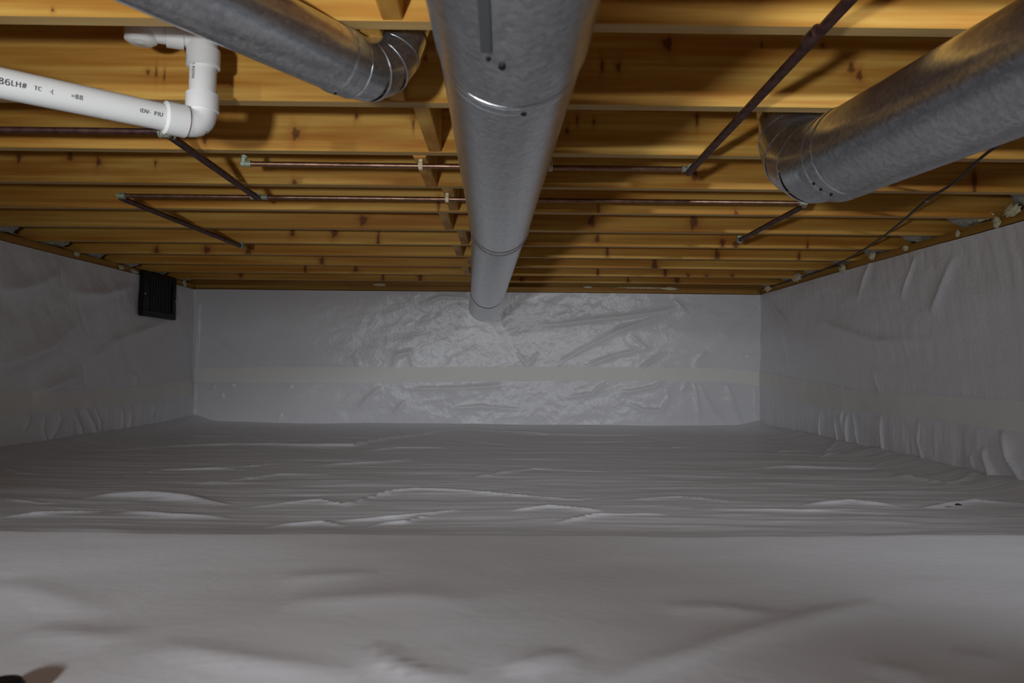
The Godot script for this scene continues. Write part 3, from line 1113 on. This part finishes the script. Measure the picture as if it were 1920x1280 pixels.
func centre_duct() -> void:
	var p := [Vector3(0.0, 0.447, 0.7), Vector3(0.0065, 0.4495, -0.945), Vector3(-0.022, 0.4935, -2.5), Vector3(-0.098, 0.436, -4.1), Vector3(-0.148, 0.395, -4.8)]
	var r := 0.1016
	var o := thing("round_duct", Vector3(0, 0.45, -2.5), "large round galvanised duct running down the middle towards the far wall", "duct", "galvanised round ducts")
	var seg := 64
	var l0: float = (p[1] - p[0]).length()
	# nearest length, with the seam ring and the overlapping end
	var near_section := part("duct_section", turned(p[0], p[1], [[0, r + 0.005], [l0 - 0.165, r + 0.005], [l0 - 0.165, r + 0.003], [l0 - 0.002, r + 0.003], [l0, r + 0.0015], [l0, r - 0.006]], seg, false), mats.zinc, o)
	var joint := p[1] as Vector3
	var d1: Vector3 = (p[2] - p[1]).normalized()
	var l1: float = (p[2] - p[1]).length()
	part("joint_gap", turned(joint - d1 * 0.004, p[2], [[0, r - 0.007], [0.012, r - 0.007]], seg, false), mats.zinc_dark, o)
	var long_section := part("duct_section", turned(joint + d1 * 0.006, p[2], [[0, r - 0.007], [0.0003, r + 0.0005], [0.006, r + 0.0005], [0.008, r - 0.002], [0.011, r - 0.002], [0.013, r], [0.03, r], [0.033, r - 0.0025], [0.037, r], [0.05, r], [l1 - 0.06, r], [l1 - 0.055, r + 0.003], [l1 - 0.045, r + 0.003], [l1 - 0.04, r], [l1, r], [l1, r - 0.006]], seg, false), mats.zinc, o)
	for k in [2, 3]:
		var a: Vector3 = p[k]
		var b: Vector3 = p[k + 1]
		var len := (b - a).length()
		var rr: float = r - 0.0025 * (k - 1)
		part("duct_section", turned(a - (b - a).normalized() * 0.03, b, [[0, rr - 0.003], [0.02, rr], [0.06, rr], [0.066, rr + 0.003], [0.072, rr], [len - 0.05, rr], [len, rr], [len + (0.03 if k == 2 else 0.0), rr]], seg, k == 3), mats.zinc, o)
	# the flat lock seam along the underside, its screws
	var s0 := Vector3(-0.024, 0.447 - r - 0.0025, -0.35)
	var s1 := Vector3(-0.022, 0.449 - r - 0.0038, -0.778)
	part("lock_seam", box((s0 + s1) / 2 + Vector3(0, 0.003, 0), Vector3(0.013, 0.006, (s1 - s0).length()), 0.001), mats.zinc_dull, near_section)
	part("screw", screw(Vector3(-0.006, 0.449 - r - 0.0025, -0.815), Vector3.DOWN, 0.0045), mats.screw, near_section)
	part("screw", screw(Vector3(-0.021, 0.449 - r - 0.0035, -0.79), Vector3.DOWN, 0.003), mats.screw, near_section)
	part("screw", screw(Vector3(0.023, 0.4515 - r + 0.0025, -0.986), Vector3.DOWN, 0.0045), mats.screw, long_section)


func elbow_parts(o: Node3D, path: Array, r: float, gores: int) -> void:
	# short straight gores that turn step by step, a raised rim at each joint
	var n := path.size()
	for g in gores:
		var a: Vector3 = path[int(round(float(g) / gores * (n - 1)))]
		var b: Vector3 = path[int(round(float(g + 1) / gores * (n - 1)))]
		var d := (b - a).normalized()
		var len := (b - a).length()
		part("elbow_gore", turned(a - d * 0.006, b + d * 0.006, [[0, r - 0.001], [0.004, r], [0.006, r + 0.0018], [0.01, r + 0.0018], [0.012, r], [len + 0.006, r], [len + 0.012, r - 0.002]], 48, false), mats.zinc, o)


func left_duct() -> void:
	var r := 0.061
	var d := Vector3(0.5616, -0.0006, -0.8274).normalized()
	var e := Vector3(-0.302, 0.5762, -1.3665)
	var s := e - d * 2.5
	var o := thing("round_duct", e, "slim round galvanised duct slanting in beside the white drain pipe", "duct", "galvanised round ducts")
	var section := part("duct_section", turned(s, e, [[0, r], [2.46, r], [2.465, r + 0.002], [2.48, r + 0.002], [2.482, r], [2.5, r]], 56, false), mats.zinc, o)
	var path := bend(e, e + d * 0.10 + Vector3(0, 0.0, 0), e + d * 0.125 + Vector3(0.005, 0.11, 0.0), 12)
	elbow_parts(o, path, r - 0.0015, 4)
	var top: Vector3 = path[path.size() - 1]
	part("riser", turned(top, Vector3(top.x + 0.012, JOIST_Y + JOIST_DEPTH - 0.002, top.z), [[0, r - 0.002], [0.02, r + 0.004], [0.06, r + 0.006], [0.18, r + 0.006]], 48, false), mats.zinc, o)
	for a in [0.5, 1.4]:
		var side := Vector3(0.8274, 0, 0.5616)
		var n := (-side * cos(a) * 0.6 + Vector3.DOWN * sin(a)).normalized()
		part("screw", screw(e - d * 0.03 + n * r, n, 0.0035), mats.screw, section)


func right_duct() -> void:
	var r := 0.1016
	var e := Vector3(0.772, 0.4955, -1.66)
	var d := Vector3(-0.1085, 0.0194, -0.994).normalized()
	var s := e - d * 3.4
	var o := thing("round_duct", e, "round galvanised duct on the right, turning up between joists at its elbow", "duct", "galvanised round ducts")
	var section := part("duct_section", turned(s, e, [[0, r], [3.33, r], [3.333, r + 0.0022], [3.345, r + 0.0022], [3.35, r], [3.37, r], [3.373, r + 0.002], [3.4, r + 0.002], [3.4, r - 0.004]], 64, false), mats.zinc, o)
	var path := bend(e - d * 0.01, e + d * 0.2, Vector3(0.795, 0.69, -1.945), 12)
	elbow_parts(o, path, r - 0.003, 4)
	var top: Vector3 = path[path.size() - 1]
	part("riser", turned(top, Vector3(top.x, JOIST_Y + JOIST_DEPTH - 0.002, top.z), [[0, r - 0.004], [0.02, r + 0.003], [0.1, r + 0.004], [0.18, r + 0.004]], 48, false), mats.zinc, o)
	var side := Vector3.DOWN.cross(d).normalized()
	for a in [0.25, 0.75, 0.95, 1.2]:
		var n := (side * cos(a) + Vector3.DOWN * sin(a)).normalized()
		if n.x > 0:
			n.x = -n.x
		part("screw", screw(e - d * 0.045 + n * r, n, 0.0035), mats.screw, section)


# ------------------------------------------------------------------ white drain pipe

func pipe_text(o: Node3D, words: String, a: Vector3, along: Vector3, out: Vector3, r: float, height: float) -> void:
	var t := TextMesh.new()
	t.text = words
	t.font_size = 32
	t.pixel_size = height / 24.0
	t.depth = 0.0006
	var m := MeshInstance3D.new()
	m.name = "printed_text"
	m.mesh = t
	m.material_override = mats.print
	o.add_child(m, true)
	var x := along.normalized()
	var z := (out - x * out.dot(x)).normalized()
	var y := z.cross(x)
	m.transform = Transform3D(Basis(x, y, z), a + z * (r + 0.0004) - o.position)


func drain_pipe() -> void:
	var r := 0.0285
	var corner := Vector3(-0.676, 0.53, -1.585)
	var d := Vector3(-0.9565 + 0.739, 0.508 - 0.517, -1.35 + 1.56).normalized()
	var low := corner + d * 0.075
	var o := thing("drain_pipe", corner, "white plastic drain pipe with printed letters, elbowing up between the joists", "pipe")
	part("pipe", rod(low, corner + d * 2.42, r, 40), mats.pvc, o)
	var up := Vector3(0.004, 1, 0)
	var path := [corner + d * 0.082, corner + d * 0.078, corner + d * 0.036]
	var radii := [r + 0.001, r + 0.0065, r + 0.0065]
	path.append_array([corner + d * 0.0355])
	radii.append(r + 0.003)
	for q in bend(corner + d * 0.034, corner, corner + up * 0.03, 8):
		path.append(q)
		radii.append(r + 0.003)
	path.append_array([corner + up * 0.0305, corner + up * 0.068, corner + up * 0.07])
	radii.append_array([r + 0.0065, r + 0.0065, r + 0.001])
	var elbow := part("elbow", sweep(path, radii, 40), mats.pvc, o)
	part("glue_line", sweep([corner + d * 0.0362, corner + d * 0.0352], [r + 0.0068, r + 0.0068], 40, false), mats.primer, elbow)
	var top := Vector3(-0.676, 0.71, -1.585)
	part("pipe", rod(corner + up * 0.05, top - Vector3(0, 0.02, 0), r, 40), mats.pvc, o)
	# top elbow turns left, then the level run in the bay with its coupling and round end fitting
	var lp := [top - Vector3(0, 0.052, 0), top - Vector3(0, 0.05, 0), top - Vector3(0, 0.012, 0), top - Vector3(0, 0.01, 0)]
	var lr := [r, r + 0.007, r + 0.007, r + 0.002]
	for q in bend(top - Vector3(0, 0.009, 0), top + Vector3(0, 0.022, 0), top + Vector3(-0.035, 0.022, 0.004), 8):
		lp.append(q)
		lr.append(r + 0.002)
	part("elbow", sweep(lp, lr, 40), mats.pvc, o)
	var c := Vector3(top.x - 0.035, top.y + 0.022, top.z + 0.004)
	var end := Vector3(-0.795, 0.73, -1.545)
	part("pipe", rod(c, end, r, 40), mats.pvc, o)
	part("coupling", turned(c + (end - c).normalized() * 0.006, end, [[0, r + 0.001], [0.001, r + 0.006], [0.036, r + 0.006], [0.037, r + 0.001]], 40, false), mats.pvc, o)
	part("end_fitting", sweep([end + Vector3(0, -0.037, 0), end + Vector3(0, -0.036, 0), end + Vector3(0, -0.03, 0), end + Vector3(0, 0.05, 0), end + Vector3(0, 0.12, 0)], [0.0, r - 0.006, r + 0.004, r + 0.005, r + 0.005], 40), mats.pvc, o)
	# print, facing the viewer
	var view := -(corner + d * 0.25).normalized()
	for t in [["086", 0.372, 0.012], ["LH#", 0.345, 0.010], ["TC", 0.315, 0.008], ["-(", 0.293, 0.008], ["=88", 0.25, 0.009], ["IDV-", 0.126, 0.008], ["PIU", 0.1, 0.0085]]:
		pipe_text(o, t[0], corner + d * t[1] + Vector3(0, 0.001, 0), -d, view + Vector3(0, 0.12, 0), r, t[2])
	pipe_text(o, "2", corner + d * 0.012 + Vector3(0.012, -0.004, 0), -d, -corner + Vector3(0, -0.9, 0), r + 0.003, 0.008)
	pipe_text(o, "E ROINI", corner + Vector3(0.001, 0.112, 0), Vector3.DOWN, -corner + Vector3(-1.3, 0, 0), r, 0.0075)


# ------------------------------------------------------------------ copper water pipes

func fitting(o: Node3D, called: String, at: Vector3, dirs: Array, r: float, reach := 0.022) -> void:
	var st := new_st()
	for d in dirs:
		var v: Vector3 = d
		add_sweep(st, [at - v * r * 0.6, at + v * (reach - 0.006), at + v * (reach - 0.005), at + v * reach, at + v * (reach + 0.001)], [r + 0.0012, r + 0.0012, r + 0.0026, r + 0.0026, r], 18)
	part(called, st.commit(), mats.joint, o)


func copper_lines() -> void:
	var y := 0.6155
	var r := 0.0079
	var x := Vector3.RIGHT
	var z := Vector3.BACK
	# the longer line, with three branches under the joists
	var o := thing("copper_pipe", Vector3(-0.9, y, -2.632), "long thin copper water line with a tee, crossing the whole room under the joists", "pipe", "copper water lines")
	var l := Vector3(-1.418, y, -2.634)
	var t := Vector3(-0.906, y, -2.63)
	var e := Vector3(1.105, y, -2.628)
	part("pipe", rod(l, e, r), mats.copper, o)
	fitting(o, "tee", t, [x, -x, z], r, 0.03)
	fitting(o, "elbow", l, [x, -z], r + 0.001)
	fitting(o, "elbow", e, [-x, -z], r)
	var yb := 0.604
	part("branch_pipe", rod(t + Vector3(0, -0.008, 0.01), Vector3(-0.892, yb, -1.885), 0.0105), mats.copper_dull, o)
	part("branch_pipe", rod(l + Vector3(0, -0.006, -0.012), Vector3(-1.375, yb + 0.012, -3.745), 0.0105), mats.copper_dull, o)
	fitting(o, "end_elbow", Vector3(-1.375, yb + 0.012, -3.745), [z, Vector3.UP], 0.0105)
	part("branch_pipe", rod(e + Vector3(0, -0.008, -0.008), Vector3(1.098, yb, -3.35), 0.0105), mats.copper_dull, o)
	fitting(o, "end_elbow", Vector3(1.098, yb, -3.36), [z, Vector3.UP], 0.0105)
	# the run behind the drain pipe joins the first branch
	part("pipe", rod(Vector3(LEFT + 0.01, y - 0.004, -1.887), Vector3(-0.892, y - 0.004, -1.884), 0.0085), mats.copper_dull, o)
	fitting(o, "elbow", Vector3(-0.892, y - 0.008, -1.884), [-x, -z], 0.0105)
	# the shorter line nearer the viewer
	var s := thing("copper_pipe", Vector3(-0.1, y, -2.19), "short copper water line nearer the viewer, ending in a branch towards the top right", "pipe", "copper water lines")
	var a := Vector3(-0.808, y, -2.194)
	var b := Vector3(0.562, y - 0.002, -2.19)
	part("pipe", rod(a, b, r), mats.copper, s)
	fitting(s, "elbow", a, [x, (Vector3.UP * 0.9 + Vector3(0.25, 0, 0.1)).normalized()], r, 0.026)
	fitting(s, "elbow", b, [-x, z], r)
	part("branch_pipe", rod(b + Vector3(0, -0.01, -0.006), Vector3(0.551, 0.604, 0.6), 0.0105), mats.copper_dull, s)
	part("coupling", rod(Vector3(0.553, 0.604, -1.305), Vector3(0.553, 0.604, -1.255), 0.0122), mats.copper_dull, s)
	part("riser", rod(a + Vector3(0.003, 0.012, 0.0), a + Vector3(0.02, 0.2, 0.0), r), mats.copper, s)
	# clips that hold the lines to the blocking
	for c in [["clip gripping the nearer copper line left of the big duct", Vector3(-0.263, y, -2.193)], ["clip gripping the long copper line left of the big duct", Vector3(-0.217, y, -2.632)], ["clip gripping the nearer copper line right of the big duct", Vector3(0.135, y, -2.192)]]:
		var at: Vector3 = c[1]
		var k := thing("pipe_clip", at, "small cream plastic " + c[0], "clip", "plastic pipe clips")
		var ring := []
		for i in 15:
			var an := -0.3 + (PI + 0.6 + PI * 0.55) * i / 14.0
			ring.append(at + Vector3(0, cos(an), sin(an)) * (r + 0.0025))
		var st := new_st()
		for dx in [-0.004, 0.0, 0.004]:
			var pts := []
			for q in ring:
				pts.append(q + Vector3(dx, 0, 0))
			add_sweep(st, pts, same(15, 0.003), 8)
		part("hook", st.commit(), mats.clip, k)
		part("nail_block", box(at + Vector3(0, r + 0.009, 0), Vector3(0.012, 0.013, 0.012), 0.002), mats.clip, k)
		part("nail", rod(at + Vector3(0, r + 0.01, 0.0), at + Vector3(0, 0.035, -0.004), 0.0014, 8), mats.staple, k)


# ------------------------------------------------------------------ the rest

func smooth_path(pts: Array, per := 8) -> Array:
	var out := []
	for i in pts.size() - 1:
		var p0: Vector3 = pts[maxi(i - 1, 0)]
		var p1: Vector3 = pts[i]
		var p2: Vector3 = pts[i + 1]
		var p3: Vector3 = pts[mini(i + 2, pts.size() - 1)]
		for k in per:
			out.append(p1.cubic_interpolate(p2, p0, p3, float(k) / per))
	out.append(pts[pts.size() - 1])
	return out


func cable() -> void:
	var pts := smooth_path([Vector3(1.29, 0.63, -1.2), Vector3(1.30, 0.632, -1.6), Vector3(1.384, 0.63, -2.03), Vector3(1.49, 0.626, -2.36), Vector3(1.559, 0.632, -2.632), Vector3(1.69, 0.63, -3.06), Vector3(1.818, 0.63, -3.51), Vector3(1.955, 0.631, -4.126), Vector3(2.02, 0.632, -4.8), Vector3(2.022, 0.632, -5.6)], 8)
	var o := thing("cable", Vector3(1.6, 0.63, -2.8), "thin black cable sagging under the joists towards the right wall", "cable")
	part("sheath", sweep(pts, same(pts.size(), 0.0045), 12), mats.cable, o)
	var at := Vector3(1.559, 0.634, -2.632)
	var s := thing("cable_staple", at, "tiny bright staple holding the black cable to a joist", "staple")
	part("bridge", box(at + Vector3(0, -0.0065, 0), Vector3(0.014, 0.003, 0.006), 0.001), mats.staple, s)
	for dx in [-0.006, 0.006]:
		part("leg", box(at + Vector3(dx, 0.0, 0), Vector3(0.002, 0.013, 0.004), 0.0005), mats.staple, s)


func vent_cover() -> void:
	var x := LEFT + 0.028
	var z0 := -5.31
	var z1 := -4.825
	var y0 := 0.323
	var y1 := 0.63
	var mid := Vector3(x, (y0 + y1) / 2, (z0 + z1) / 2)
	var o := thing("vent_cover", mid, "black slatted vent cover high on the left wall", "vent")
	var st := new_st()
	var wz := z1 - z0
	var hy := y1 - y0
	var b := 0.045
	add_box(st, mid + Vector3(0, hy / 2 - b / 2, 0), Vector3(0.03, b, wz), 0.004)
	add_box(st, mid - Vector3(0, hy / 2 - b / 2, 0), Vector3(0.03, b, wz), 0.004)
	add_box(st, mid + Vector3(0, 0, wz / 2 - b), Vector3(0.03, hy - 2 * b, b * 2.0), 0.004)
	add_box(st, mid - Vector3(0, 0, wz / 2 - b * 0.6), Vector3(0.03, hy - 2 * b, b * 1.2), 0.004)
	var frame := part("frame", st.commit(), mats.black, o)
	part("backing", box(mid + Vector3(-0.022, 0, 0), Vector3(0.01, hy - 0.02, wz - 0.03), 0.001), mats.dark_gap, o)
	var n := 9
	for k in n:
		var z := lerpf(z0 + b * 1.2, z1 - b * 2.0, (k + 0.5) / n)
		part("slat", box(Vector3(x - 0.004, mid.y, z), Vector3(0.018, hy - 2 * b + 0.004, 0.009), 0.002, Basis(Vector3.UP, 0.5)), mats.black, o)
	for k in [-1.0, 0.0, 1.0]:
		part("cross_bar", box(Vector3(x - 0.01, mid.y + k * hy * 0.22, (z0 + z1) / 2 + b * 0.4), Vector3(0.008, 0.006, wz - 3 * b), 0.001), mats.black, o)
	for s in [[z1 - 0.024, 0.475], [z0 + 0.012, 0.46]]:
		part("screw", screw(Vector3(x + 0.0145, s[1], s[0]), Vector3.RIGHT, 0.0085), mats.staple, frame)


func small_things() -> void:
	var at := Vector3(1.525, FLOOR_Y + 0.014, -2.416)
	var leaf := thing("leaf_scrap", at, "tiny dark brown scrap lying on the floor sheeting at the right", "debris")
	var st := new_st()
	add_sweep(st, [at + Vector3(-0.012, 0.002, 0.0), at + Vector3(-0.006, 0.0035, 0.001), at + Vector3(0.003, 0.003, 0.0), at + Vector3(0.012, 0.001, 0.004)], [0.001, 0.0038, 0.003, 0.0006], 8)
	part("scrap", st.commit(), mats.leaf, leaf)
	var k := Vector3(-0.524, LEDGE_Y + 0.012, -0.772)
	var cap := thing("black_cap", k, "small rounded black object at the bottom left edge of the floor sheeting", "object")
	part("body", sweep([k + Vector3(0, -0.02, 0), k + Vector3(0, -0.018, 0), k + Vector3(0, 0.008, 0), k + Vector3(0, 0.014, 0), k + Vector3(0, 0.016, 0)], [0.02, 0.022, 0.022, 0.018, 0.012], 28), mats.black, cap)
